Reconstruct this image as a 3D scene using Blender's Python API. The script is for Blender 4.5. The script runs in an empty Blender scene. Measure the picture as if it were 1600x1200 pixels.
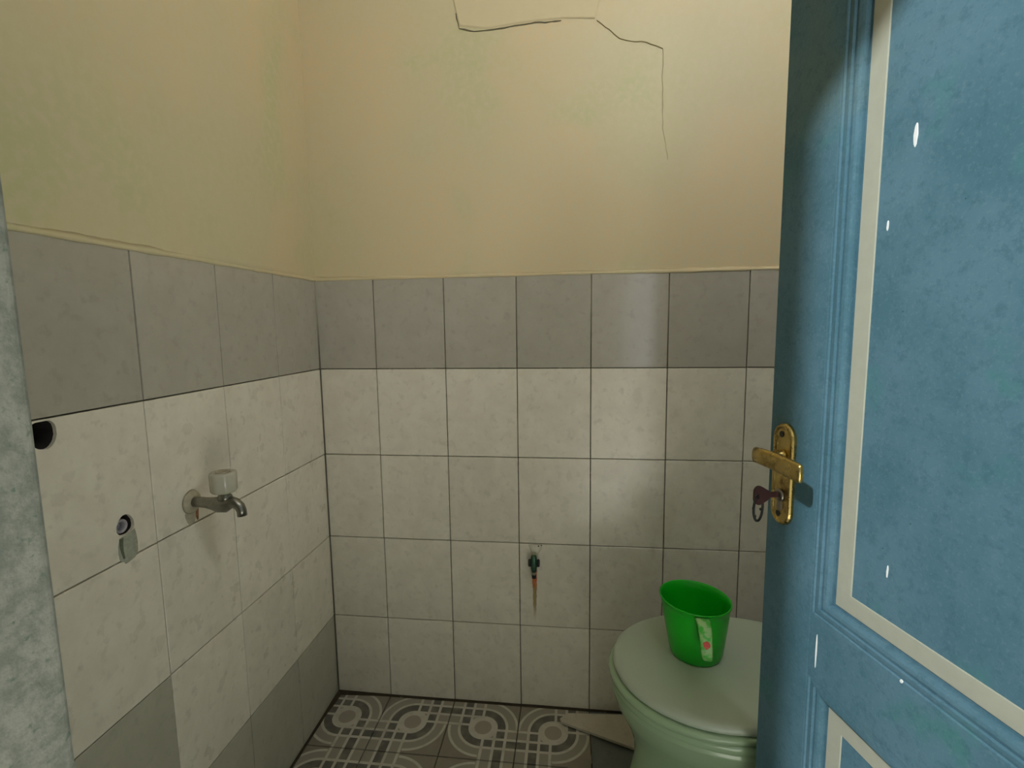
import bpy, bmesh, math, random
from mathutils import Vector, Matrix, noise
S = bpy.context.scene
COL = S.collection
random.seed(7)
PI = math.pi

# ---------------------------------------------------------------- camera
def rot(a, b, c):
    yaw = Matrix(((math.cos(a), -math.sin(a), 0), (math.sin(a), math.cos(a), 0), (0, 0, 1)))
    pit = Matrix(((1, 0, 0), (0, math.cos(b), -math.sin(b)), (0, math.sin(b), math.cos(b))))
    rol = Matrix(((math.cos(c), 0, math.sin(c)), (0, 1, 0), (-math.sin(c), 0, math.cos(c))))
    return yaw @ pit @ rol
R = rot(.117567, -.116732, .013601)
cam_d = bpy.data.cameras.new('camera'); cam = bpy.data.objects.new('camera', cam_d); COL.objects.link(cam)
M = Matrix((R.col[0], R.col[2], -R.col[1])).transposed().to_4x4()
M.translation = Vector((.71538, -1.36879, 1.12142))
cam.matrix_world = M
cam_d.sensor_width = 36; cam_d.lens = 788.33 / 1600 * 36; cam_d.clip_start = .01
S.camera = cam

# ---------------------------------------------------------------- world, light, exposure
w = bpy.data.worlds.new('world'); S.world = w; w.use_nodes = True
bg = w.node_tree.nodes['Background']
bg.inputs[0].default_value = (.95, 1.0, .98, 1); bg.inputs[1].default_value = .2
def area(name, loc, aim, sx, sy, power, color, shape='RECTANGLE'):
    d = bpy.data.lights.new(name, 'AREA'); d.shape = shape; d.size = sx; d.size_y = sy; d.energy = power; d.color = color
    o = bpy.data.objects.new(name, d); COL.objects.link(o); o.location = loc
    o.rotation_euler = Vector(aim).to_track_quat('-Z', 'Z').to_euler(); return o
# added lamps in made-up openings: hall skylight, far doorway, vent above the bathroom door
area('added_skylight_lamp', (-.44, -2.53, 2.88), (.483, .623, -.616), .09, .09, 50, (.94, 1.0, 1.03), 'DISK')  # lights the door along its shadow edge; the skylight itself is added
area('added_strip_lamp', (1.45, -3.98, 1.1), (0, 1, 0), .32, 2.15, 2.3, (.90, .96, 1.04))  # added for the bright strip mirrored in the back wall tiles
area('added_wall_fill', (1.29, -1.225, 2.38), (-.35, 1, -.30), .38, .30, 6.6, (.98, 1.0, 1.04))  # added fill for the upper walls, set in a made-up vent
sd = bpy.data.lights.new('added_bounce_sun', 'SUN'); sd.energy = 17.0; sd.angle = math.radians(.6); sd.color = (1.0, 1.0, 1.0)
so = bpy.data.objects.new('added_bounce_sun', sd); COL.objects.link(so)      # added for fill bounced off the hall floor; never strikes the bathroom directly
so.rotation_euler = Vector((-.60, .10, -.79)).to_track_quat('-Z', 'Y').to_euler()
S.view_settings.view_transform = 'Standard'; S.view_settings.look = 'None'
S.view_settings.gamma = 1; S.view_settings.use_curve_mapping = False
S.view_settings.exposure = 0.70

# ---------------------------------------------------------------- materials
class NT:
    def __init__(s, name, rough=.5, metal=0., spec=.5):
        s.m = bpy.data.materials.new(name); s.m.use_nodes = True
        s.n = s.m.node_tree.nodes; s.l = s.m.node_tree.links
        s.b = s.n['Principled BSDF']
        s.b.inputs['Roughness'].default_value = rough; s.b.inputs['Metallic'].default_value = metal
        s.b.inputs['Specular IOR Level'].default_value = spec
        s.tc = s.n.new('ShaderNodeTexCoord')
    def set(s, sock, v):
        if v is None: return
        if isinstance(v, bpy.types.NodeSocket): s.l.new(v, sock)
        elif isinstance(v, (tuple, list)) and len(v) == 3 and sock.type == 'RGBA': sock.default_value = (*v, 1)
        else: sock.default_value = v
    def noise(s, scale, detail=4, rough=.55, vec=None, dist=0.):
        n = s.n.new('ShaderNodeTexNoise'); n.inputs['Scale'].default_value = scale
        n.inputs['Detail'].default_value = detail; n.inputs['Roughness'].default_value = rough; n.inputs['Distortion'].default_value = dist
        s.l.new(vec or s.tc.outputs['Object'], n.inputs['Vector']); return n.outputs['Fac']
    def ramp(s, f, a, b):
        n = s.n.new('ShaderNodeMapRange'); n.interpolation_type = 'SMOOTHSTEP'
        s.set(n.inputs[0], f); n.inputs[1].default_value = a; n.inputs[2].default_value = b; return n.outputs[0]
    def mix(s, f, a, b, mode='MIX'):
        n = s.n.new('ShaderNodeMix'); n.data_type = 'RGBA'; n.blend_type = mode
        s.set(n.inputs[0], f); s.set(n.inputs[6], a); s.set(n.inputs[7], b); return n.outputs[2]
    def math(s, op, a, b=None, c=None):
        n = s.n.new('ShaderNodeMath'); n.operation = op
        s.set(n.inputs[0], a); s.set(n.inputs[1], b); s.set(n.inputs[2], c); return n.outputs[0]
    def xyz(s, vec=None):
        n = s.n.new('ShaderNodeSeparateXYZ'); s.l.new(vec or s.tc.outputs['Object'], n.inputs[0]); return n.outputs
    def scaled(s, v):
        n = s.n.new('ShaderNodeMapping'); n.inputs['Scale'].default_value = v
        s.l.new(s.tc.outputs['Object'], n.inputs['Vector']); return n.outputs[0]
    def rnd(s):
        return s.n.new('ShaderNodeObjectInfo').outputs['Random']
    def bump(s, h, strength=.3, dist=.002):
        n = s.n.new('ShaderNodeBump'); n.inputs['Strength'].default_value = strength; n.inputs['Distance'].default_value = dist
        s.l.new(h, n.inputs['Height']); s.l.new(n.outputs[0], s.b.inputs['Normal'])
    def col(s, c): s.set(s.b.inputs['Base Color'], c)
    def rough(s, r): s.set(s.b.inputs['Roughness'], r)

def plain(name, c, rough=.5, metal=0., var=.12, scale=40, spec=.5):
    t = NT(name, rough, metal, spec)
    f = t.noise(scale)
    t.col(t.mix(f, tuple(x * (1 - var) for x in c), tuple(min(1, x * (1 + var)) for x in c)))
    return t.m

def yellow_paint():
    t = NT('yellow_wall_paint', .52, 0, .3)
    c = t.mix(t.ramp(t.noise(1.9, 3), .40, .62), (.555, .495, .30), (.625, .495, .29))
    c = t.mix(t.ramp(t.noise(3.1, 4, dist=.4), .50, .70), c, (.50, .485, .265))
    c = t.mix(t.ramp(t.noise(60, 5), .35, .75), c, (.58, .51, .325))
    t.col(c)
    g = t.noise(9, 6, .6)
    t.bump(t.math('ADD', t.math('MULTIPLY', g, 1.0), t.math('MULTIPLY', t.noise(220, 3), .12)), .22, .003)
    t.rough(t.math('MULTIPLY_ADD', t.noise(14, 4), .2, .42))
    return t.m

def tile_mat(name, a, b, rough, stain=False):
    t = NT(name, rough, 0, .5)
    n1 = t.noise(16, 6, .65, dist=.3)
    c = t.mix(t.ramp(n1, .30, .75), a, b)
    c = t.mix(t.ramp(t.noise(45, 5), .52, .72), c, tuple(x * .93 for x in a))
    v = t.math('MULTIPLY_ADD', t.rnd(), .10, .95)
    hs = t.n.new('ShaderNodeHueSaturation'); t.set(hs.inputs['Color'], c); t.set(hs.inputs['Value'], v); c = hs.outputs[0]
    # optional rust streak on the tile below the valve
    if stain:
        p = t.xyz()
        dx = t.math('ABSOLUTE', t.math('SUBTRACT', p[0], .6115))
        wob = t.math('MULTIPLY', t.noise(60, 3), .006)
        wd = t.math('ADD', t.math('MULTIPLY', t.math('SUBTRACT', p[2], .25), .030), wob)
        m = t.ramp(t.math('SUBTRACT', wd, dx), -.0008, .0022)
        low = t.ramp(p[2], .265, .33); top = t.math('LESS_THAN', p[2], .425)
        m = t.math('MULTIPLY', t.math('MULTIPLY', m, top), low)
        rc = t.mix(t.ramp(p[2], .352, .40), (.30, .22, .08), (.52, .11, .012))
        c = t.mix(t.math('MULTIPLY', m, .95), c, rc)
    t.col(c)
    t.rough(t.math('MULTIPLY_ADD', t.noise(22, 4), .05, rough - .025))
    t.bump(t.noise(5, 2), .12, .002)
    return t.m

def grout_mat():
    t = NT('grout', .9)
    z = t.xyz()[2]
    f = t.math('MAXIMUM', t.ramp(t.noise(7, 5, .7), .57, .68), t.math('MULTIPLY', t.ramp(z, 1.0, 1.2), .75))
    t.col(t.mix(f, (.10, .09, .06), (.44, .42, .31)))
    return t.m

def floor_print():
    """flat printed pattern of the floor tiles: a ring, arcs in two corners, a plaid in the other two"""
    t = NT('printed_floor_tile', .42)
    p = t.xyz(t.tc.outputs['UV'])
    s = t.math('SUBTRACT', p[0], .49); q = t.math('SUBTRACT', p[1], .47)
    r = t.math('SQRT', t.math('ADD', t.math('MULTIPLY', s, s), t.math('MULTIPLY', q, q)))
    A, B, Cc = .185, .335, .475
    def line(d, e, wd=.019):
        return t.math('LESS_THAN', t.math('ABSOLUTE', t.math('SUBTRACT', d, e)), wd)
    def band(d, a, b):
        return t.math('MULTIPLY', t.math('GREATER_THAN', d, a), t.math('LESS_THAN', d, b))
    def mx(*a):
        o = a[0]
        for x in a[1:]: o = t.math('MAXIMUM', o, x)
        return o
    arcq = t.math('GREATER_THAN', t.math('MULTIPLY', s, q), 0.)          # two opposite corners carry arcs
    as_, aq = t.math('ABSOLUTE', s), t.math('ABSOLUTE', q)
    arc_line = mx(line(r, B), line(r, Cc, .018))
    pl_line = mx(line(as_, .03), line(as_, A), line(as_, B), line(aq, .03), line(aq, A), line(aq, B))
    arc_dark = band(r, A, B)
    pl_dark = mx(band(as_, A, B), band(aq, A, B))
    arc_tan = t.math('GREATER_THAN', r, Cc)
    mixf = lambda f, a, b: t.math('ADD', t.math('MULTIPLY', a, t.math('SUBTRACT', 1., f)), t.math('MULTIPLY', b, f))
    ln = mixf(arcq, pl_line, arc_line); dk = mixf(arcq, pl_dark, arc_dark)
    tan_ = (.30, .275, .21)
    c = t.mix(t.math('MULTIPLY', arcq, arc_tan), tan_, (.235, .205, .150))
    c = t.mix(dk, c, (.105, .098, .078))
    c = t.mix(ln, c, (.54, .51, .42))
    c = t.mix(t.math('LESS_THAN', r, .205), c, (.54, .51, .42))
    c = t.mix(t.math('LESS_THAN', r, .120), c, (.33, .29, .22))
    c = t.mix(t.math('MULTIPLY', t.ramp(t.noise(28, 5), .40, .75), .45), c, (.30, .27, .20))
    t.col(c)
    t.bump(t.noise(80, 4), .15, .001)
    return t.m

def jamb_paint():
    t = NT('weathered_pale_plaster', .8)
    c = t.mix(t.ramp(t.noise(90, 6, .7), .38, .62), (.185, .20, .165), (.29, .295, .245))
    c = t.mix(t.ramp(t.noise(260, 3), .60, .72), c, (.13, .17, .13))
    t.col(c); t.bump(t.noise(300, 5), .5, .001)
    return t.m

def blue_paint():
    t = NT('blue_grey_door_paint', .62, 0, .25)
    c = t.mix(t.ramp(t.noise(7, 5, .6), .34, .66), (.072, .170, .222), (.108, .215, .280))
    c = t.mix(t.ramp(t.noise(4, 4, .6, dist=.4), .55, .72), c, (.118, .205, .225))
    c = t.mix(t.ramp(t.noise(11, 4, .6), .58, .74), c, (.075, .215, .225))
    c = t.mix(t.math('MULTIPLY', t.ramp(t.noise(70, 6, .75), .48, .66), .55), c, (.055, .135, .180))
    c = t.mix(t.math('MULTIPLY', t.ramp(t.noise(240, 4, .7), .50, .70), .45), c, (.15, .26, .31))
    c = t.mix(t.ramp(t.noise(95, 1), .80, .83), c, (.03, .08, .09))
    t.col(c); t.bump(t.noise(160, 5), .25, .0012)
    return t.m

def brass():
    t = NT('worn_brass', .3, 1.)
    c = t.mix(t.ramp(t.noise(60, 4, .6), .48, .75), (.50, .37, .13), (.20, .13, .05))
    t.col(c); t.rough(t.math('MULTIPLY_ADD', t.noise(90, 3), .22, .18))
    return t.m

def scoop_plastic():
    t = NT('green_plastic', .34, 0, .5)
    t.col(t.mix(t.noise(30), (.002, .40, .008), (.003, .46, .010)))
    t.b.inputs['Subsurface Weight'].default_value = .0
    return t.m

def handle_plastic():
    t = NT('green_handle_plastic_with_red_print', .4)
    p = t.xyz()
    c = t.mix(t.noise(60), (.10, .52, .07), (.30, .62, .22))
    return t, p, c

MT = {
    'yellow': yellow_paint(),
    'cream': tile_mat('cream_tile_glaze', (.665, .615, .495), (.745, .70, .575), .28),
    'cream_stain': tile_mat('cream_tile_glaze_with_rust', (.665, .615, .495), (.745, .70, .575), .28, True),
    'grey': tile_mat('grey_tile_glaze', (.40, .37, .30), (.435, .405, .335), .14),
    'dull': tile_mat('dull_grey_tile_glaze', (.41, .40, .305), (.46, .445, .345), .34),
    'slate': tile_mat('slate_floor_tile', (.13, .14, .13), (.17, .18, .16), .35),
    'offcut': tile_mat('buff_tile_glaze', (.50, .45, .35), (.56, .51, .41), .45),
    'grout': grout_mat(),
    'plaster': plain('bare_plaster', (.66, .62, .50), .9, var=.2),
    'ceiling': plain('ceiling_paint', (.72, .70, .62), .8),
    'cement': plain('grey_cement', (.33, .34, .26), .9, var=.35, scale=160),
    'hall': plain('added_hall_paint', (.30, .29, .24), .85, var=.06),
    'concrete': plain('added_hall_concrete', (.55, .53, .47), .9, var=.2, scale=12),
    'pit': plain('small_hole', (.05, .04, .03), .9),
    'void': plain('near_black_cavity', (.02, .016, .013), .95),  # near-black lining of the wall pockets and small pits
    'crack': plain('crack_shadow_fill', (.13, .115, .07), 1.),
    'crackpale': plain('hairline_fill', (.33, .28, .15), 1.),
    'green_streak': plain('mottled_dark_green', (.11, .13, .08), .9, var=.4, scale=200),  # dark green streak at the edge of the cement smear
    'floorprint': floor_print(),
    'jamb': jamb_paint(),
    'blue': blue_paint(),
    'bead': plain('cream_putty_bead', (.43, .435, .345), .8, var=.09, scale=60),
    'chip': plain('white_paint_chip', (.9, .92, .9), .6, var=.02),
    'gap': plain('dark_joint', (.03, .03, .028), .9),
    'brass': brass(),
    'tapmetal': plain('dull_chrome', (.27, .26, .22), .33, 1., var=.3, scale=120),
    'tapknob': plain('yellowed_clear_plastic', (.47, .45, .35), .22, 0., var=.1),
    'knobcap': plain('tap_knob_cap', (.40, .36, .27), .3, .4, var=.2),
    'escut': plain('limescaled_escutcheon', (.40, .36, .26), .6, .2, var=.3, scale=150),
    'rust': plain('rust', (.30, .13, .05), .9, var=.4, scale=150),
    'valve': plain('green_corroded_brass', (.05, .12, .075), .35, .6, var=.5, scale=180),
    'valveneck': plain('pale_corroded_neck', (.42, .42, .30), .4, .5, var=.3, scale=180),
    'black': plain('black_rubber', (.012, .012, .011), .6),
    'fitting': plain('grey_threaded_fitting', (.36, .34, .36), .45, .2, var=.3, scale=200),
    'porcelain': plain('pale_green_porcelain', (.36, .50, .31), .16, 0., var=.05, scale=10),
    'lid': plain('pale_grey_green_lid_plastic', (.45, .52, .41), .36, 0., var=.04, scale=14),
    'scoop': scoop_plastic(),
    'red': plain('red_print', (.55, .03, .01), .5, var=.1),
    'key': plain('red_brown_key_bow', (.05, .013, .010), .45, .1, var=.2),
    'steel': plain('keyhole_steel', (.30, .27, .24), .35, 1., var=.2),
    'wood': plain('pale_frame_paint', (.50, .52, .44), .7, var=.15),
}
def _handle():
    t = NT('pale_green_handle_plastic', .4)
    t.col(t.mix(t.ramp(t.noise(70, 4), .42, .6), (.06, .50, .05), (.34, .60, .24)))
    return t.m
MT['scoophandle'] = _handle()

# ---------------------------------------------------------------- mesh helpers
def link(name, bm, mat, parent=None, smooth=False, kind=None):
    bmesh.ops.recalc_face_normals(bm, faces=bm.faces)
    me = bpy.data.meshes.new(name); bm.to_mesh(me); bm.free()
    if smooth:
        for p in me.polygons: p.use_smooth = True
    me.materials.append(MT[mat])
    o = bpy.data.objects.new(name, me); COL.objects.link(o)
    if parent: o.parent = parent
    if kind: o['kind'] = kind
    return o

def box(bm, x0, x1, y0, y1, z0, z1, mat=None):
    r = bmesh.ops.create_cube(bm, size=1)
    for v in r['verts']:
        v.co = Vector(((x0 + x1) / 2 + v.co.x * (x1 - x0), (y0 + y1) / 2 + v.co.y * (y1 - y0), (z0 + z1) / 2 + v.co.z * (z1 - z0)))
        if mat: v.co = mat @ v.co
    return r['verts']

def frame(origin, U, V, W):
    m = Matrix((Vector(U), Vector(V), Vector(W))).transposed().to_4x4(); m.translation = Vector(origin); return m

def slab(u0, u1, v0, v1, d, bev, holes=(), T=None, jit=0., holedepth=0., pocket=False):
    """Raised plate in the u-v plane, outer face at w = d. holes: (u, v, r)."""
    bm = bmesh.new()
    j = lambda: random.uniform(-jit, jit)
    lift = [j() * .5 for _ in range(4)]
    o = [(u0, v0), (u1, v0), (u1, v1), (u0, v1)]
    q = [(u0 + bev + j(), v0 + bev + j()), (u1 - bev + j(), v0 + bev + j()), (u1 - bev + j(), v1 - bev + j()), (u0 + bev + j(), v1 - bev + j())]
    base = [bm.verts.new((a, b, 0)) for a, b in o]
    side = [bm.verts.new((a, b, d - bev)) for a, b in o]
    top = [bm.verts.new((a, b, d + lift[i])) for i, (a, b) in enumerate(q)]
    for i in range(4):
        k = (i + 1) % 4
        bm.faces.new((base[i], base[k], side[k], side[i])); bm.faces.new((side[i], side[k], top[k], top[i]))
    if not holes:
        bm.faces.new(top)
    else:
        edges = [bm.edges.get((top[i], top[(i + 1) % 4])) for i in range(4)]
        for (hu, hv, hr) in holes:
            ring = []
            for a in range(32):
                an = 2 * PI * a / 32; rr = hr * (1 + .05 * math.sin(3 * an + hu * 99) + random.uniform(-.02, .02))
                ring.append(bm.verts.new((hu + rr * math.cos(an), hv + rr * math.sin(an), d)))
            low = [bm.verts.new((v.co.x, v.co.y, -holedepth)) for v in ring]
            for a in range(32):
                b = (a + 1) % 32
                edges.append(bm.edges.new((ring[a], ring[b])))
                bm.faces.new((ring[a], ring[b], low[b], low[a]))
            if pocket: bm.faces.new(low)
        bmesh.ops.triangle_fill(bm, use_beauty=True, use_dissolve=False, edges=edges)
    if T: bmesh.ops.transform(bm, matrix=T, verts=bm.verts)
    return bm

def tube(bm, pts, radii, seg=14, cap=True, T=None):
    pts = [Vector(p) for p in pts]; rings = []
    prev = None
    for i, p in enumerate(pts):
        d = (pts[min(i + 1, len(pts) - 1)] - pts[max(i - 1, 0)])
        d = d.normalized() if d.length > 1e-9 else Vector((0, 0, 1))
        if prev is None:
            a = Vector((0, 0, 1)) if abs(d.z) < .9 else Vector((1, 0, 0))
            x = d.cross(a).normalized()
        else:
            x = (prev - d * prev.dot(d)).normalized()
        y = d.cross(x); prev = x
        rings.append([bm.verts.new(p + (x * math.cos(2 * PI * k / seg) + y * math.sin(2 * PI * k / seg)) * radii[i]) for k in range(seg)])
    for a, b in zip(rings, rings[1:]):
        for k in range(seg):
            bm.faces.new((a[k], a[(k + 1) % seg], b[(k + 1) % seg], b[k]))
    if cap:
        bm.faces.new(rings[0]); bm.faces.new(rings[-1])
    if T: bmesh.ops.transform(bm, matrix=T, verts=[v for r in rings for v in r])

def lathe(bm, prof, seg=24, T=None, ribs=0, ribamp=0., closed=False):
    """profile of (r, z) around z, transformed by T"""
    rings = []
    for r, z in prof:
        rings.append([bm.verts.new(((r * (1 + ribamp * math.cos(ribs * 2 * PI * k / seg))) * math.cos(2 * PI * k / seg),
                                    (r * (1 + ribamp * math.cos(ribs * 2 * PI * k / seg))) * math.sin(2 * PI * k / seg), z)) for k in range(seg)])
    pairs = list(zip(rings, rings[1:]))
    if closed: pairs.append((rings[-1], rings[0]))
    for a, b in pairs:
        for k in range(seg):
            bm.faces.new((a[k], a[(k + 1) % seg], b[(k + 1) % seg], b[k]))
    if not closed:
        bm.faces.new(rings[0]); bm.faces.new(rings[-1])
    if T: bmesh.ops.transform(bm, matrix=T, verts=[v for r in rings for v in r])

def empty(name, loc, label=None, cat=None, kind=None, group=None):
    o = bpy.data.objects.new(name, None); COL.objects.link(o); o.location = loc; o.empty_display_size = .05
    if label: o['label'] = label
    if cat: o['category'] = cat
    if kind: o['kind'] = kind
    if group: o['group'] = group
    return o
def adopt(o, root):
    """parent a mesh built in world coordinates to a placed empty"""
    o.parent = root; o.matrix_parent_inverse = Matrix.Translation(root.location).inverted()
    return o

# ---------------------------------------------------------------- the room shell
XR, YF, ZC = 1.56, -1.21, 2.62      # right wall, inner face of front wall, ceiling
TH = 1.2529                         # height of the tiled dado
JX0, JX1, LZ = .5235, 1.215, 1.905    # doorway in the front wall
TT = .006                           # a tile stands this far proud of the bed

HOLES_LEFT = [(.773, .9815, .0205), (.6635, .8085, .0165)]   # (distance from the back wall, z, r)
TL = frame((0, 0, 0), (0, -1, 0), (0, 0, 1), (1, 0, 0))       # left wall: u runs towards the door
TB = frame((0, 0, 0), (1, 0, 0), (0, 0, 1), (0, -1, 0))       # back wall
TR = frame((XR, 0, 0), (0, -1, 0), (0, 0, 1), (-1, 0, 0))
TF = frame((0, YF, 0), (1, 0, 0), (0, 0, 1), (0, 1, 0))

# bed of each wall lies TT behind the plane of the tile faces; yellow paint above is flush with the bed + 3 mm
def wall(name, T, length, ext0=.12, ext1=.12):
    bm = bmesh.new()
    box(bm, -ext0, length + ext1, -.12, ZC + .12, -.14, -TT, T)
    return link(name, bm, 'grout', kind='structure')
# left wall has real pockets behind the two holes
bm = slab(-.12, 1.34, -.12, ZC + .12, .14, 0, [(h[0], h[1], h[2] * 1.02) for h in HOLES_LEFT], None, 0, -.05, True)
bmesh.ops.transform(bm, matrix=TL @ Matrix.Translation((0, 0, -.14 - TT)), verts=bm.verts)
wall_left = link('wall_left', bm, 'void', kind='structure')
wall_left.data.materials.clear(); wall_left.data.materials.append(MT['grout']); wall_left.data.materials.append(MT['void'])
for p in wall_left.data.polygons:
    if p.center.x < -TT - .001 and p.center.x > -.12 and -.82 < p.center.y < -.6 and .7 < p.center.z < 1.05: p.material_index = 1
wall_back = wall('wall_back', TB, XR)
wall_right = wall('wall_right', TR, 1.21)

def noise_plaster(T, u0, u1, v0, v1, thick, amp, nu, nv, seed, wavy_low=0.):
    """paint skin above the dado, a gently uneven trowelled sheet with real thickness"""
    bm = bmesh.new(); g = []
    for j in range(nv + 1):
        row = []
        for i in range(nu + 1):
            u = u0 + (u1 - u0) * i / nu; v = v0 + (v1 - v0) * (j / nv) ** 1.6
            h = thick + amp * noise.noise(Vector((u * 2.3, v * 2.3, seed)))
            if j == 0:
                v += wavy_low * noise.noise(Vector((u * 22, seed, 3.1)))
                h = thick - .001
            row.append(bm.verts.new((u, v, h)))
        g.append(row)
    for j in range(nv):
        for i in range(nu):
            bm.faces.new((g[j][i], g[j][i + 1], g[j + 1][i + 1], g[j + 1][i]))
    lowb = [bm.verts.new((v.co.x, v.co.y, -.004)) for v in g[0]]
    for i in range(nu):
        bm.faces.new((lowb[i], lowb[i + 1], g[0][i + 1], g[0][i]))
    bmesh.ops.transform(bm, matrix=T @ Matrix.Translation((0, 0, -TT)), verts=bm.verts)
    return bm
for wl, T, ln, sd in ((wall_back, TB, XR, 1.7), (wall_left, TL, 1.21, 5.2), (wall_right, TR, 1.21, 9.4)):
    link('painted_plaster', noise_plaster(T, -.012, ln, TH + .001, ZC, .0045, .004, 150, 34, sd, .0022), 'yellow', wl, True)
    # lip of paint and plaster dragged onto the top edge of the tiles
    bm = bmesh.new(); n = 150; rings = []
    for i in range(n + 1):
        u = ln * i / n
        a = noise.noise(Vector((u * 17, sd, 0))) ; b = noise.noise(Vector((u * 50, sd, 8)))
        h = .0014 + .0012 * a + .0006 * b; hz = .002 + .003 * a + .0015 * b
        rings.append([bm.verts.new((u, TH - .0025 - .6 * hz, -.003)), bm.verts.new((u, TH - .001 - .5 * hz, max(.0008, h))),
                      bm.verts.new((u, TH + .002, max(.001, h))), bm.verts.new((u, TH + .009 + hz, -.004))])
    for a, b in zip(rings, rings[1:]):
        for k in range(3): bm.faces.new((a[k], b[k], b[k + 1], a[k + 1]))
        bm.faces.new((a[3], b[3], b[0], a[0]))
    bmesh.ops.transform(bm, matrix=T, verts=bm.verts)
    link('paint_lip', bm, 'yellow', wl, True)

# front wall with its doorway: left pier, right pier, lintel
bm = bmesh.new()
def prism(bm, poly, z0, z1):
    a = [bm.verts.new((x, y, z0)) for x, y in poly]; b = [bm.verts.new((x, y, z1)) for x, y in poly]
    bm.faces.new(a); bm.faces.new(b)
    for i in range(len(poly)):
        k = (i + 1) % len(poly); bm.faces.new((a[i], a[k], b[k], b[i]))
rc = [(JX0 - .004 + .004 * math.sin(t), YF - .004 + .004 * math.cos(t)) for t in [PI / 2 * k / 5 for k in range(6)]]
prism(bm, [(-.12, YF)] + rc + [(JX0, YF - .08), (-.12, YF - .08)], -.12, ZC + .12)
box(bm, JX1, XR + .12, YF - .08, YF, -.12, LZ)
box(bm, JX0, XR + .12, YF - .08, YF, LZ, 2.2); box(bm, JX0, XR + .12, YF - .08, YF, 2.56, ZC + .12)
box(bm, JX0, 1.09, YF - .08, YF, 2.2, 2.56); box(bm, 1.49, XR + .12, YF - .08, YF, 2.2, 2.56)      # added vent opening for the fill lamp is left between
wall_front = link('wall_front', bm, 'jamb', kind='structure')
bm = bmesh.new(); box(bm, -.12, XR + .12, YF - .08, .12, ZC, ZC + .12)
ceiling = link('ceiling', bm, 'ceiling', kind='structure')
bm = bmesh.new(); box(bm, -.12, XR + .12, YF, .14, -.14, -.006)
floor = link('floor', bm, 'grout', kind='structure')
# unseen hall added to dim the surroundings, with openings for the added lamps
HX0, HX1, HY = -1.6, 2.5, -4.0
bm = bmesh.new(); box(bm, HX0, HX1, HY, YF, -.14, -.006 - .008)
link('floor_added_hall', bm, 'concrete', kind='structure')
bm = bmesh.new(); box(bm, HX0, HX1, HY, -2.63, 2.9, 3.0); box(bm, HX0, HX1, -2.43, YF - .08, 2.9, 3.0); box(bm, HX0, -.54, -2.63, -2.43, 2.9, 3.0); box(bm, -.34, HX1, -2.63, -2.43, 2.9, 3.0)
link('ceiling_added_hall', bm, 'ceiling', kind='structure')
bm = bmesh.new(); box(bm, HX0, 1.29, HY - .1, HY, 0, 2.9); box(bm, 1.61, HX1, HY - .1, HY, 0, 2.9); box(bm, 1.29, 1.61, HY - .1, HY, 2.18, 2.9)
link('wall_added_hall_back', bm, 'hall', kind='structure')
bm = bmesh.new(); box(bm, HX0 - .1, HX0, HY, YF, 0, 2.9); link('wall_added_hall_left', bm, 'hall', kind='structure')
bm = bmesh.new(); box(bm, HX1, HX1 + .1, HY, -3.7, 0, 2.9); box(bm, HX1, HX1 + .1, -1.5, YF, 0, 2.9); box(bm, HX1, HX1 + .1, -3.7, -1.5, 2.3, 2.9); link('wall_added_hall_right', bm, 'hall', kind='structure')
bm = bmesh.new(); box(bm, HX0, -.12, YF - .08, YF, 0, 2.9); box(bm, XR + .12, HX1, YF - .08, YF, 0, 2.9); box(bm, -.12, XR + .12, YF - .08, YF, ZC + .12, 2.9); link('wall_added_hall_front', bm, 'hall', kind='structure')

# ---------------------------------------------------------------- wall tiles
G = .0012        # half a joint
def tiles(wl, T, joints, ln, holes=(), rule=None):
    us = [0.0] + [j for j in joints if .01 < j < ln - .01] + [ln]
    vs = [0, .2529, .5029, .7529, 1.0029, TH]
    for r in range(5):
        for c in range(len(us) - 1):
            mat = 'grey' if r == 4 else 'cream'
            if rule: mat = rule(r, c) or mat
            u0, u1, v0, v1 = us[c] + G, us[c + 1] - G, vs[r] + G, vs[r + 1] - G
            if c == 0: u0 += .0008
            hs = [h for h in holes if u0 < h[0] < u1 and v0 < h[1] < v1]
            d = TT + random.uniform(-.0004, .0004)
            bm = slab(u0, u1, v0, v1, d, .0009, hs, None, .00035, 0)
            bmesh.ops.transform(bm, matrix=T @ Matrix.Translation((0, 0, -TT)), verts=bm.verts)
            link('tile', bm, mat, wl)
JB = [.168 + .2 * k for k in range(7)]
JL = [.205 + .2 * k for k in range(5)]
tiles(wall_back, TB, JB, XR, (), lambda r, c: 'cream_stain' if (r == 1 and c == 3) else None)
tiles(wall_left, TL, JL, 1.21, HOLES_LEFT, lambda r, c: 'dull' if (r == 0 or (r == 1 and c >= 3)) else None)
tiles(wall_right, TR, JL, 1.21, (), lambda r, c: 'dull' if r == 0 else None)

# ---------------------------------------------------------------- floor tiles
xs = [0] + JB + [XR]; ys = [0, -.2, -.4, -.6, -.8, -1.0, -1.21]
for iy in range(6):
    for ix in range(len(xs) - 1):
        x0, x1, y1, y0 = xs[ix] + .0014, xs[ix + 1] - .0014, ys[iy] - .0014, ys[iy + 1] + .0014
        if iy == 0: y1 -= .004
        if ix == 0: x0 += .005
        bm = slab(x0, x1, y0, y1, .006, .0008, (), Matrix.Translation((0, 0, -.006)), .0003)
        printed = ix <= 3
        if printed:
            uv = bm.loops.layers.uv.new('UV')
            ox = .168 + .2 * (ix - 1); oy = -.2 * iy
            fs, ft = ix % 2 == 0, iy % 2 == 1
            for f in bm.faces:
                for l in f.loops:
                    a = (l.vert.co.x - ox) / .2; b = (oy - l.vert.co.y) / .2
                    l[uv].uv = (1 - a if fs else a, 1 - b if ft else b)
        link('tile', bm, 'floorprint' if printed else 'slate', floor)
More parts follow.
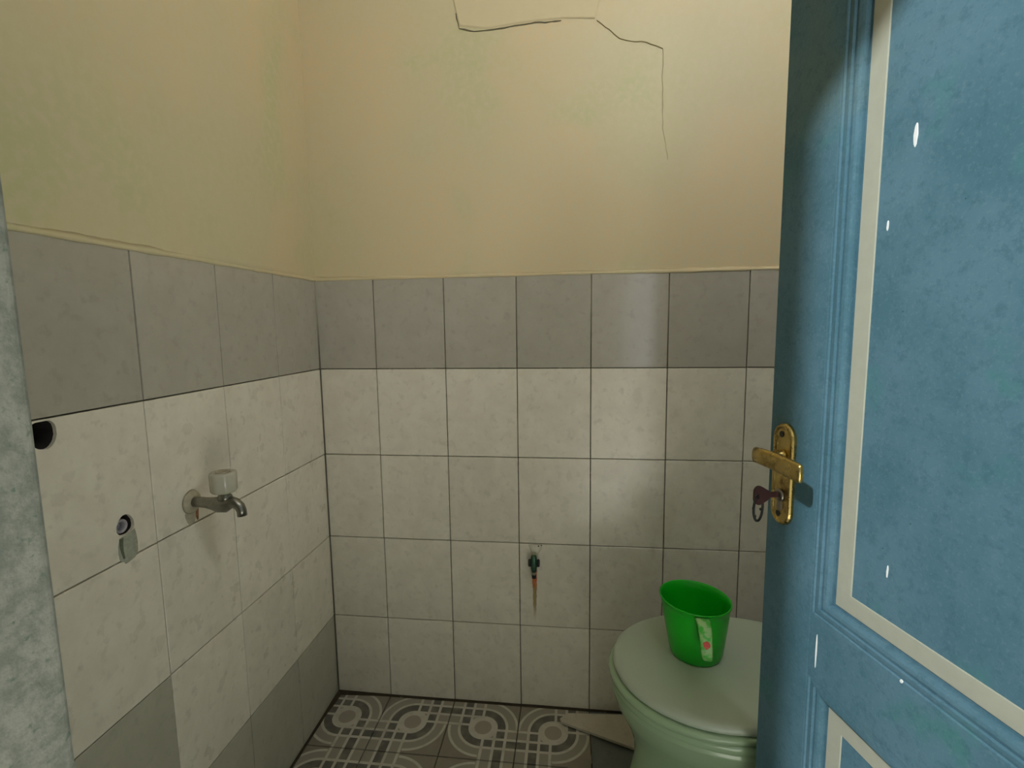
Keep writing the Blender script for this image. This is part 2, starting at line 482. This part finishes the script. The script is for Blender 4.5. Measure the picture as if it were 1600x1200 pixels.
# dark uneven strip along the corners where floor meets wall
def dark_strip(pts, wd, seed):
    bm = bmesh.new(); n = 60; rings = []
    a, b = Vector(pts[0]), Vector(pts[1]); side = Vector(pts[2])
    for i in range(n + 1):
        t = i / n; p = a.lerp(b, t)
        q = wd * (.55 + .9 * abs(noise.noise(Vector((t * 14, seed, 1))))) + .010 * max(0, 1 - t * 9)
        rings.append([bm.verts.new(p + Vector((0, 0, .0))), bm.verts.new(p + Vector((0, 0, .0035 + q * .25))), bm.verts.new(p + side * q)])
    for r, s in zip(rings, rings[1:]):
        for k in range(3): bm.faces.new((r[k], s[k], s[(k + 1) % 3], r[(k + 1) % 3]))
    return bm
MT['dark_strip'] = plain('corner_dark_strip', (.045, .033, .018), 1., var=.4, scale=90)
link('corner_dark_strip', dark_strip([(.001, -.001, .0005), (XR, -.001, .0005), (0, -1, 0)], .006, 2.), 'dark_strip', floor, kind='stuff')
link('corner_dark_strip', dark_strip([(.001, -.001, .0005), (.001, -1.2, .0005), (1, 0, 0)], .005, 7.), 'dark_strip', floor, kind='stuff')
# grouted corner between the two tiled walls
bm = bmesh.new(); tube(bm, [(.0015, -.0015, 0), (.0015, -.0015, TH)], [.0020, .0020], 8)
link('corner_joint', bm, 'grout', wall_back)

# ---------------------------------------------------------------- marks on the back wall
def ribbon(bm, pts, wd, y, thick=.0012):
    """thin jagged sliver standing in the plaster of the back wall"""
    P = []
    for (a, b) in zip(pts, pts[1:]):
        n = max(2, int(math.dist(a, b) / .012))
        for i in range(n):
            t = i / n; P.append((a[0] + (b[0] - a[0]) * t + random.uniform(-.0015, .0015), a[1] + (b[1] - a[1]) * t + random.uniform(-.0015, .0015)))
    P.append(pts[-1])
    prev = None
    for i, p in enumerate(P):
        q = P[min(i + 1, len(P) - 1)]; o = P[max(i - 1, 0)]
        d = Vector((q[0] - o[0], 0, q[1] - o[1])).normalized(); s = Vector((-d.z, 0, d.x))
        h = wd * random.uniform(.35, 1.) / 2
        c = Vector((p[0], y, p[1]))
        r = [bm.verts.new(c + s * h), bm.verts.new(c - s * h), bm.verts.new(c - s * h + Vector((0, thick, 0))), bm.verts.new(c + s * h + Vector((0, thick, 0)))]
        if prev:
            for k in range(4): bm.faces.new((prev[k], prev[(k + 1) % 4], r[(k + 1) % 4], r[k]))
        else: bm.faces.new(r)
        prev = r
    bm.faces.new(prev)
bm = bmesh.new(); ribbon(bm, [(.421, 1.915), (.431, 1.879), (.470, 1.868), (.509, 1.868), (.60, 1.876), (.69, 1.877)], .0034, -.0016, .006)
link('crack', bm, 'crack', wall_back)
bm = bmesh.new(); ribbon(bm, [(.778, 1.871), (.81, 1.846), (.835, 1.825), (.861, 1.817), (.90, 1.812), (.94, 1.795), (.941, 1.70), (.944, 1.607), (.957, 1.53)], .0013, -.0012, .006)
link('crack', bm, 'crackpale', wall_back)
# repaired, unpainted patch of plaster at the very top
bm = bmesh.new()
top = [(.43, 1.884), (.50, 1.872), (.60, 1.880), (.70, 1.882), (.775, 1.876), (.79, 1.93), (.80, 2.06), (.60, 2.10), (.42, 2.08), (.41, 1.97)]
MT['patch'] = plain('repair_plaster', (.60, .51, .31), .8, var=.05, scale=30)
T = frame((0, -.0005, 0), (1, 0, 0), (0, 0, 1), (0, -1, 0))
a = [bm.verts.new((x, z, 0)) for x, z in top]; b = [bm.verts.new((.605 + (x - .605) * .985, 1.98 + (z - 1.98) * .97, .0016)) for x, z in top]
bm.faces.new(b)
for i in range(len(a)): bm.faces.new((a[i], a[(i + 1) % len(a)], b[(i + 1) % len(a)], b[i]))
bmesh.ops.transform(bm, matrix=T, verts=bm.verts)
link('plaster_patch', bm, 'patch', wall_back)
# grey cement smeared below the open pipe hole
bm = bmesh.new(); N1, N2 = 12, 8
def blob(T, pts_left, pts_right, hgt, seed):
    bm = bmesh.new(); rows = []
    for (yl, z), (yr, z2) in zip(pts_left, pts_right):
        row = []
        for k in range(9):
            t = k / 8; u = yl + (yr - yl) * t; zz = z + (z2 - z) * t
            h = hgt * math.sin(PI * t) ** .5 * (.8 + .7 * noise.noise(Vector((u * 120, zz * 90, seed)))) if 0 < k < 8 else -.0003
            row.append(bm.verts.new((u, zz, max(h, -.0003))))
        rows.append(row)
    for r, s in zip(rows, rows[1:]):
        for k in range(8): bm.faces.new((r[k], r[k + 1], s[k + 1], s[k]))
    bmesh.ops.transform(bm, matrix=T, verts=bm.verts)
    return bm
link('dark_green_streak', blob(TL, [(.670, .792), (.6715, .780), (.672, .768), (.6715, .757)], [(.677, .790), (.6785, .779), (.678, .767), (.675, .756)], .0030, 13.), 'green_streak', wall_left, True)
link('cement_smear', blob(TL, [(.647, .797), (.645, .785), (.644, .772), (.645, .758), (.650, .750)], [(.676, .791), (.680, .780), (.681, .768), (.680, .757), (.672, .746)], .0022, 3.), 'cement', wall_left, True)

# ---------------------------------------------------------------- door leaf
DE = Vector((1.01938, -.56879, 0)); DD = Vector((.25038, -.96815, 0)); DN = Vector((-.96815, -.25038, 0))
TD = frame(DE, DD, (0, 0, 1), DN)         # u from the free edge to the hinge, v up, w out of the lit face
DW, DH, DTK = .655, 1.895, .036
door = empty('door_1', DE, kind='structure')
door['label'] = 'blue-grey panelled wooden door standing open into the room'
def dpart(name, bm, mat, smooth=False, parent=None):
    bmesh.ops.transform(bm, matrix=TD, verts=bm.verts)
    o = link(name, bm, mat, None, smooth)
    if parent is None: return adopt(o, door)
    o.parent = parent; o.matrix_parent_inverse = parent.matrix_world.inverted() if False else Matrix.Translation(door.location).inverted() if parent is door else Matrix()
    return o
def bx(u0, u1, v0, v1, w0, w1, bev=0):
    bm = bmesh.new(); box(bm, u0, u1, v0, v1, w0, w1)
    if bev: bmesh.ops.bevel(bm, geom=bm.edges[:], offset=bev, segments=2, affect='EDGES', profile=.5)
    return bm
SU, EU = .103, DW - .103
Z0, Z1, Z2, Z3, Z4, Z5 = .012, .19, .630, .719, 1.79, DH
dpart('stile', bx(0, SU, Z0, Z5, -DTK, 0, .0016), 'blue')
dpart('stile', bx(EU, DW, Z0, Z5, -DTK, 0, .0016), 'blue')
dpart('rail', bx(SU, EU, Z0, Z1, -DTK, 0, .0006), 'blue')
dpart('rail', bx(SU, EU, Z2, Z3, -DTK, 0, .0006), 'blue')
dpart('rail', bx(SU, EU, Z4, Z5, -DTK, 0, .0006), 'blue')
# stepped moulding: profile as (distance into the opening, w)
PROF = [(0, -.034), (0, 0), (.003, .0), (.0042, -.0022), (.0078, -.0015), (.0115, -.0012), (.0125, -.0045), (.0165, -.0036), (.0205, -.0042), (.0240, -.0058), (.0245, -.0090), (.0245, -.034)]
def mitred(prof, a, b, inward, mitre=1.):
    """sweep a profile from corner a to corner b (u, v), growing along inward, ends cut at 45 degrees"""
    bm = bmesh.new(); a, b, i = Vector(a), Vector(b), Vector(inward); d = (b - a).normalized()
    r1 = [bm.verts.new((*(a + i * p + d * p * mitre), w_)) for p, w_ in prof]
    r2 = [bm.verts.new((*(b + i * p - d * p * mitre), w_)) for p, w_ in prof]
    n = len(prof)
    for k in range(n): bm.faces.new((r1[k], r1[(k + 1) % n], r2[(k + 1) % n], r2[k]))
    bm.faces.new(r1); bm.faces.new(r2)
    return bm
BEAD = [(.0288, -.034), (.0288, -.0120), (.0295, -.0112), (.0520, -.0112), (.0527, -.0120), (.0527, -.034)]
for (va, vb) in ((Z3, Z4), (Z1, Z2)):
    c = [(SU, va), (EU, va), (EU, vb), (SU, vb)]; inw = [(0, 1), (-1, 0), (0, -1), (1, 0)]
    for k in range(4):
        dpart('moulding', mitred(PROF, c[k], c[(k + 1) % 4], inw[k]), 'blue')
        dpart('bead', mitred(BEAD, c[k], c[(k + 1) % 4], inw[k]), 'bead')
    dpart('panel', bx(SU + .02, EU - .02, va + .02, vb - .02, -.026, -.0128), 'blue')
# white chips in the paint
for (u, v, a, b, w_) in ((.197, 1.317, .0028, .013, -.0128), (.170, 1.228, .0016, .006, -.0128), (.203, .829, .0013, .008, -.0128), (.117, .672, .0012, .026, 0), (.243, .722, .0022, .0022, 0.0)):
    bm = bmesh.new(); n = 14
    ring = [bm.verts.new((u + a * math.cos(2 * PI * k / n) * random.uniform(.8, 1.1) + .1 * a * math.sin(2 * PI * k / n), v + b * math.sin(2 * PI * k / n), w_ - .0002)) for k in range(n)]
    r2 = [bm.verts.new((u + (q.co.x - u) * .8, v + (q.co.y - v) * .9, w_ + .0007)) for q in ring]
    bm.faces.new(r2)
    for k in range(n): bm.faces.new((ring[k], ring[(k + 1) % n], r2[(k + 1) % n], r2[k]))
    dpart('paint_chip', bm, 'chip')
# brass backplate: stadium outline with raised rim
def stadium(bm, uc, v0, v1, hw, levels, n=10):
    """levels: list of (inset, w)"""
    rings = []
    for ins, w_ in levels:
        r = hw - ins; ring = []
        for k in range(n + 1):
            t = PI * k / n; ring.append(bm.verts.new((uc + r * math.cos(t), v1 - hw + r * math.sin(t) * 1.0, w_)))
        for k in range(n + 1):
            t = PI + PI * k / n; ring.append(bm.verts.new((uc + r * math.cos(t), v0 + hw + r * math.sin(t) * 1.0, w_)))
        rings.append(ring)
    for a, b in zip(rings, rings[1:]):
        for k in range(len(a)): bm.faces.new((a[k], a[(k + 1) % len(a)], b[(k + 1) % len(a)], b[k]))
    bm.faces.new(rings[0]); bm.faces.new(rings[-1])
bm = bmesh.new(); PU, PV0, PV1 = .0365, .8215, .9735
stadium(bm, PU, PV0, PV1, .0215, [(0, 0), (0, .004), (.0015, .0065), (.0035, .0072), (.0055, .0062), (.0065, .0050)])
plate = dpart('lock_plate', bm, 'brass', False)
def sub(name, bm, mat, smooth=False):
    bmesh.ops.transform(bm, matrix=TD, verts=bm.verts)
    o = link(name, bm, mat, None, smooth); o.parent = plate; return o
def TW(u, v, w_): return Matrix.Translation((u, v, w_))
for v in (.957, .837):
    bm = bmesh.new(); lathe(bm, [(.0001, .0052), (.0044, .0052), (.0048, .0058), (.0040, .0064), (.0001, .0064)], 12, TW(PU - .004, v, 0))
    sub('screw', bm, 'black')
bm = bmesh.new(); lathe(bm, [(.0105, .005), (.0105, .009), (.0085, .012), (.0075, .030), (.009, .036), (.009, .040)], 20, TW(PU, .925, 0))
sub('lever_neck', bm, 'brass', True)
# lever: flat bar running from the neck towards the hinge, flared at its free end
bm = bmesh.new(); secs = []
LV = [(.027, .9275, .0080, .0035), (.030, .9275, .0115, .0062), (.050, .9275, .0122, .0068), (.075, .9270, .0126, .0064), (.105, .9262, .0130, .0058), (.122, .9258, .0130, .0050), (.126, .9257, .0112, .003)]
for u, v, hh, ht in LV:
    wc = .044 - .004 * math.sin((u - .027) / .099 * PI)
    secs.append([bm.verts.new((u, v + hh * math.copysign(abs(math.sin(t)) ** .7, math.sin(t)), wc + ht * math.copysign(abs(math.cos(t)) ** .7, math.cos(t)))) for t in [2 * PI * k / 16 for k in range(16)]])
for a, b in zip(secs, secs[1:]):
    for k in range(16): bm.faces.new((a[k], a[(k + 1) % 16], b[(k + 1) % 16], b[k]))
bm.faces.new(secs[0]); bm.faces.new(secs[-1])
sub('lever_handle', bm, 'brass', True)
bm = bmesh.new(); lathe(bm, [(.0095, .005), (.0095, .0085), (.0080, .010), (.0001, .010)], 20, TW(PU, .866, 0))
sub('lock_cylinder', bm, 'steel', True)
bm = bmesh.new(); stadium(bm, PU, .842, .862, .0045, [(0, .005), (0, .0075), (.001, .0085)])
sub('lock_cylinder_tail', bm, 'steel')
# pale wooden lining and stops of the doorway
fr = empty('trim_2', (JX1, YF, 0), kind='structure')
bm = bmesh.new(); box(bm, JX1 - .0, JX1 + .0005, YF - .125, YF - .004, 0, LZ)
adopt(link('lining', bm, 'wood'), fr)
for z in (.25, 1.72):
    bm = bmesh.new(); hp = DE + DD * (DW + .004)
    lathe(bm, [(.006, 0), (.006, .09)], 12, Matrix.Translation((hp.x, hp.y, z))); adopt(link('hinge', bm, 'steel'), door)

# key left in the lock, with its split ring
kroot = empty('key', DE + DD * .0365 + Vector((0, 0, .866)) + DN * .012, 'red-brown key stuck in the door lock, dark split ring hanging from it', 'key')
def kpart(name, bm, mat, smooth=True):
    bmesh.ops.transform(bm, matrix=TD, verts=bm.verts); return adopt(link(name, bm, mat, None, smooth), kroot)
bm = bmesh.new(); box(bm, PU - .0015, PU + .0015, .8635, .8715, .0101, .026)
kpart('key_blade', bm, 'key', False)
# bow: rounded triangular plate with a hole, lying in the v-w plane
bm = bmesh.new(); n = 28
out, inn = [], []
for k in range(n):
    t = 2 * PI * k / n
    r = .0135 * (1 + .13 * math.cos(3 * t)); out.append((.8675 + r * math.sin(t), .037 - r * math.cos(t) * .95))
    inn.append((.866 + .0038 * math.sin(t), .0435 - .0030 * math.cos(t)))
for du in (-.002, .002):
    pass
L = [[bm.verts.new((PU + du, v, w_)) for v, w_ in lst] for lst in (out, inn) for du in (-.0021, .0021)]
for k in range(n):
    q = (k + 1) % n
    bm.faces.new((L[0][k], L[0][q], L[1][q], L[1][k])); bm.faces.new((L[2][k], L[2][q], L[3][q], L[3][k]))
    bm.faces.new((L[0][k], L[0][q], L[2][q], L[2][k])); bm.faces.new((L[1][k], L[1][q], L[3][q], L[3][k]))
kpart('key_bow', bm, 'key', False)
bm = bmesh.new()
pts = []
for k in range(25):
    t = 2 * PI * k / 24
    pts.append((PU + .004 * math.sin(t), .8480 - .0195 * -math.cos(t), .0405 + .0098 * math.sin(t)))
tube(bm, pts, [.0018] * 25, 8, False)
for (dv, dw) in ((.001, .009), (-.004, -.008), (-.011, .0065)):
    lathe(bm, [(.0001, -.002), (.0022, -.001), (.0022, .001), (.0001, .002)], 8, TW(PU + (.004 if dw > 0 else -.004), .8485 + dv, .0415 + dw))
kpart('key_ring', bm, 'black')

# ---------------------------------------------------------------- tap on the left wall
tx, ty, tz = 0, -.5225, .797
tap = empty('water_tap', (0, ty, tz), 'dull metal water tap with a clear yellowed plastic knob on the left tiled wall', 'tap')
P = lambda name, bm, mat, sm=True: adopt(link(name, bm, mat, None, sm), tap)
bm = bmesh.new(); lathe(bm, [(.0225, 0), (.0215, .003), (.016, .0055), (.0085, .007), (.0085, .010)], 24, Matrix.Translation((.0008, ty, tz)) @ Matrix.Rotation(PI / 2, 4, 'Y')); P('wall_flange', bm, 'escut')
bm = bmesh.new()
tube(bm, [(.004, ty, tz), (.018, ty, tz), (.032, ty, tz - .001), (.045, ty, tz - .002), (.058, ty, tz - .004), (.070, ty, tz - .003), (.082, ty, tz + .001), (.092, ty, tz - .001), (.099, ty, tz - .007), (.102, ty, tz - .015), (.1025, ty, tz - .024)],
     [.0098, .0098, .0100, .0118, .0148, .0155, .0120, .0098, .0092, .0088, .0088], 18)
P('spout', bm, 'tapmetal')
bm = bmesh.new(); lathe(bm, [(.0125, 0), (.0130, .006), (.0105, .010), (.0100, .014), (.0065, .015), (.0065, .022)], 20, Matrix.Translation((.070, ty, tz + .006))); P('bonnet', bm, 'tapmetal')
bm = bmesh.new(); lathe(bm, [(.0090, 0), (.0200, .0015), (.0225, .005), (.0232, .035), (.0220, .0390), (.0135, .0400), (.0125, .0375), (.0001, .0375)], 48, Matrix.Translation((.070, ty, tz + .0200)), 8, .025); P('knob', bm, 'tapknob')
bm = bmesh.new(); lathe(bm, [(.0001, 0), (.0128, 0), (.0128, .0035), (.0098, .0042), (.0088, .0015), (.0001, .0015)], 24, Matrix.Translation((.070, ty, tz + .0572))); P('knob_cap', bm, 'knobcap')
# rust runs beneath the flange
link('cement_smear', blob(TL, [(.512, .781), (.511, .773), (.512, .765), (.516, .757)], [(.540, .778), (.539, .770), (.536, .763), (.531, .753)], .0014, 6.), 'escut', wall_left, True)
link('rust_run', blob(TL, [(.504, .788), (.505, .776), (.5065, .766), (.508, .758)], [(.514, .786), (.514, .775), (.5135, .766), (.511, .757)], .0019, 8.), 'rust', wall_left, True)

# ---------------------------------------------------------------- open threaded fitting inside the lower hole
fy, fz = -.6645, .8065
fit = empty('pipe_fitting', (-.02, fy, fz), 'grey threaded pipe fitting recessed in the small broken hole, left wall tile', 'pipe fitting')
bm = bmesh.new()
Tf = Matrix.Translation((-.034, fy, fz)) @ Matrix.Rotation(PI / 2, 4, 'Y')
lathe(bm, [(.0118, 0), (.0118, .026), (.0110, .028), (.0085, .028), (.0080, .024), (.0072, .021), (.0080, .018), (.0072, .015), (.0072, .004), (.0001, .004)], 24, Tf)
adopt(link('socket', bm, 'fitting', None, True), fit)
bm = bmesh.new(); lathe(bm, [(.0001, .0045), (.0045, .0045), (.0045, .020), (.0028, .0205), (.0026, .012), (.0001, .012)], 12, Tf)
adopt(link('stem', bm, 'fitting', None, True), fit)

# ---------------------------------------------------------------- angle valve on the back wall
vx, vz = .6115, .455
val = empty('shutoff_valve', (vx, 0, vz), 'small green corroded shutoff valve on the back wall above a rust streak', 'valve')
V = lambda name, bm, mat, sm=True: adopt(link(name, bm, mat, None, sm), val)
bm = bmesh.new(); tube(bm, [(vx, -.001, .474), (vx, -.014, .473), (vx, -.021, .466), (vx, -.022, .456)], [.0075, .0075, .0080, .0085], 14); V('inlet', bm, 'valveneck')
bm = bmesh.new(); lathe(bm, [(.0065, .478), (.0082, .474), (.0092, .466), (.0096, .450), (.0082, .438), (.0070, .430)], 18, Matrix.Translation((vx, -.022, 0))); V('body', bm, 'valve')
bm = bmesh.new(); lathe(bm, [(.0068, .431), (.0060, .428), (.0056, .4205)], 16, Matrix.Translation((vx, -.022, 0))); V('neck', bm, 'valveneck')
bm = bmesh.new(); lathe(bm, [(.0062, .4215), (.0062, .4115), (.0045, .4115), (.0045, .4150), (.0001, .4150)], 16, Matrix.Translation((vx, -.022, 0))); V('outlet', bm, 'black')
bm = bmesh.new()
for s in (-1, 1):
    lathe(bm, [(.0001, 0), (.0098, 0), (.0108, .002), (.0108, .005), (.0080, .0065), (.0001, .0065)], 6 * 3, Matrix.Translation((vx + s * .0095, -.021, .4555)) @ Matrix.Rotation(s * PI / 2, 4, 'Y'))
V('side_cap', bm, 'black')
link('cement_smear', blob(TB, [(.592, .500), (.597, .490), (.602, .478), (.605, .468)], [(.636, .502), (.634, .492), (.628, .480), (.620, .468)], .0060, 11.), 'plaster', wall_back, True)
bm = bmesh.new()
for (x, z, r) in ((.6235, .4975, .0026), (.6315, .4995, .0020)):
    lathe(bm, [(.0001, 0), (r, 0), (r * .7, .0014), (.0001, .0014)], 8, Matrix.Translation((x, -.0035, z)) @ Matrix.Rotation(PI / 2, 4, 'X'))
link('plaster_pit', bm, 'void', wall_back)

# ---------------------------------------------------------------- toilet (pan points left, cistern against the right wall)
toi = empty('toilet', (1.10, -.35, 0), 'pale green porcelain toilet with its grey-green lid closed', 'toilet')
CY = -.349
def ring_pts(xf, xb, hw, z, n=48, sq=2.0, sqb=3.2, cxr=.44):
    """egg outline: rounded front at x = xf, squarer back at x = xb"""
    xc = xf + (xb - xf) * cxr; out = []
    for k in range(n):
        t = 2 * PI * k / n; c, s = math.cos(t), math.sin(t)
        if c < 0:
            x = xc + (xc - xf) * -abs(c) ** (2 / sq); y = hw * math.copysign(abs(s) ** (2 / sq), s)
        else:
            x = xc + (xb - xc) * abs(c) ** (2 / sqb); y = hw * math.copysign(abs(s) ** (2 / sqb), s)
        out.append((x, CY + y, z))
    return out
def loft(levels, **kw):
    bm = bmesh.new(); rings = [[bm.verts.new(p) for p in ring_pts(*l, **kw)] for l in levels]
    for a, b in zip(rings, rings[1:]):
        n = len(a)
        for k in range(n): bm.faces.new((a[k], a[(k + 1) % n], b[(k + 1) % n], b[k]))
    bm.faces.new(rings[0]); bm.faces.new(rings[-1])
    return bm
Q = lambda name, bm, mat, sm=True: adopt(link(name, bm, mat, None, sm), toi)
bowl = [(.815, 1.36, .125, .0), (.812, 1.36, .128, .012), (.818, 1.35, .122, .03), (.830, 1.34, .112, .09), (.842, 1.33, .106, .14), (.852, 1.32, .104, .19), (.852, 1.31, .110, .225),
        (.841, 1.31, .127, .26), (.825, 1.31, .150, .295), (.810, 1.31, .166, .325), (.8035, 1.31, .174, .35), (.8015, 1.31, .1765, .356), (.8045, 1.31, .1735, .359), (.8035, 1.31, .175, .362), (.8005, 1.31, .178, .368), (.800, 1.31, .178, .378), (.806, 1.305, .172, .383), (.86, 1.25, .12, .383)]
Q('bowl', loft(bowl), 'porcelain')
seat = [(.803, 1.235, .175, .3835), (.796, 1.240, .181, .3865), (.7955, 1.24, .1815, .394), (.800, 1.236, .178, .3985), (.87, 1.2, .12, .3985)]
Q('seat', loft(seat), 'porcelain')
lid = [(.813, 1.245, .171, .4000), (.806, 1.25, .1765, .4025), (.804, 1.25, .178, .4080), (.806, 1.249, .1765, .4140), (.812, 1.245, .172, .4178), (.822, 1.235, .163, .4195), (.90, 1.2, .10, .4212), (1.0, 1.1, .03, .4215)]
Q('lid', loft(lid), 'lid')
for s in (-.07, .07):
    bm = bmesh.new(); tube(bm, [(1.262, CY + s - .02, .402), (1.262, CY + s + .02, .402)], [.011, .011], 12); Q('lid_hinge', bm, 'lid')
bm = bmesh.new(); box(bm, 1.335, XR - .012, CY - .19, CY + .17, .386, .74); bmesh.ops.bevel(bm, geom=bm.edges[:], offset=.02, segments=3, affect='EDGES', profile=.5); Q('cistern', bm, 'porcelain')
bm = bmesh.new(); box(bm, 1.325, XR - .008, CY - .20, CY + .18, .741, .772); bmesh.ops.bevel(bm, geom=bm.edges[:], offset=.010, segments=3, affect='EDGES', profile=.5); Q('cistern_lid', bm, 'porcelain')
bm = bmesh.new(); box(bm, 1.20, 1.50, CY - .13, CY + .13, .30, .386); bmesh.ops.bevel(bm, geom=bm.edges[:], offset=.02, segments=3, affect='EDGES', profile=.5); Q('cistern_shelf', bm, 'porcelain')

# ---------------------------------------------------------------- water scoop on the lid
BX, BY, BZ = .980, -.327, .4219
sc = empty('water_scoop', (BX, BY, BZ), 'bright green plastic water scoop standing on the toilet lid', 'scoop')
bm = bmesh.new(); HS = .124
prof = [(.0001, .0005), (.047, .0), (.0515, .0025), (.0540, .009), (.0575, .030), (.0635, .070), (.0685, .106), (.0700, .1200), (.0722, .1215), (.0728, HS), (.0712, HS + .0008), (.0695, HS),
        (.0675, .106), (.0612, .070), (.0560, .030), (.0525, .010), (.048, .0045), (.0001, .003)]
lathe(bm, prof, 64, Matrix.Translation((BX, BY, BZ)))
for v in bm.verts:
    k = max(0, (v.co.z - BZ) / HS)
    v.co.z -= .055 * (v.co.x - BX) * k * k; v.co.x -= .005 * k
adopt(link('cup', bm, 'scoop', None, True), sc)
ha = math.radians(-97); hd = Vector((math.cos(ha), math.sin(ha), 0)); hs = Vector((-hd.y, hd.x, 0))
bm = bmesh.new(); rows = []
hp = [(.0700, .118, .027), (.0800, .1195, .027), (.0900, .113, .026), (.0965, .098, .0245), (.1000, .078, .0230), (.1010, .060, .0215), (.0995, .052, .0180), (.097, .050, .011)]
for i, (r_, z_, wd_) in enumerate(hp):
    q = hp[min(i + 1, len(hp) - 1)]; o = hp[max(i - 1, 0)]
    d = Vector((q[0] - o[0], 0, q[1] - o[1])).normalized(); nn = (d.z, -d.x)
    row = []
    for s_, t_ in ((-1, 0), (-.8, 1), (.8, 1), (1, 0), (.8, -1), (-.8, -1)):
        rr = r_ + nn[0] * .0022 * -t_; zz = z_ + nn[1] * .0022 * -t_
        row.append(bm.verts.new(Vector((BX, BY, BZ + zz)) + hd * rr + hs * (wd_ / 2 * s_ + (i * .0016))))
    rows.append(row)
for a, b in zip(rows, rows[1:]):
    for k in range(6): bm.faces.new((a[k], a[(k + 1) % 6], b[(k + 1) % 6], b[k]))
bm.faces.new(rows[0]); bm.faces.new(rows[-1])
adopt(link('handle', bm, 'scoophandle', None, True), sc)
def dot(c, nrm, r, mat, name):
    bm = bmesh.new(); T = Matrix.Translation(c) @ Vector(nrm).to_track_quat('Z', 'Y').to_matrix().to_4x4(); n = 12
    a = [bm.verts.new(T @ Vector((r * math.cos(2 * PI * k / n) * random.uniform(.75, 1.15), r * math.sin(2 * PI * k / n) * random.uniform(.8, 1.2), -.002))) for k in range(n)]
    b = [bm.verts.new(v.co + Vector(nrm).normalized() * .0026) for v in a]
    bm.faces.new(b)
    for k in range(n): bm.faces.new((a[k], a[(k + 1) % n], b[(k + 1) % n], b[k]))
    adopt(link(name, bm, mat), sc)
dot(Vector((BX, BY, BZ + .083)) + hd * .1010 + hs * .0064, hd + Vector((0, 0, .12)), .0078, 'red', 'printed_fruit')
a2 = math.radians(-112); d2 = Vector((math.cos(a2), math.sin(a2), 0))
dot(Vector((BX, BY, BZ + .094)) + d2 * .0664, d2 + Vector((0, 0, -.15)), .0046, 'red', 'printed_fruit')

# ---------------------------------------------------------------- broken tile leaning on the floor behind the toilet
bt = empty('broken_tile', (.78, -.07, .004), 'pointed buff tile offcut lying on the patterned floor beside the toilet', 'broken tile')
bm = bmesh.new()
poly = [(.684, -.052), (.704, -.030), (.90, -.022), (.93, -.10), (.885, -.139), (.78, -.098), (.690, -.064)]
def hz(x, y): return .010 + .05 * (x - .684) * .35
a = [bm.verts.new((x, y, hz(x, y) - .007)) for x, y in poly]; b = [bm.verts.new((x, y, hz(x, y))) for x, y in poly]
bm.faces.new(a); bm.faces.new(b)
for k in range(len(a)): bm.faces.new((a[k], a[(k + 1) % len(a)], b[(k + 1) % len(a)], b[k]))
adopt(link('glazed_slab', bm, 'offcut'), bt)
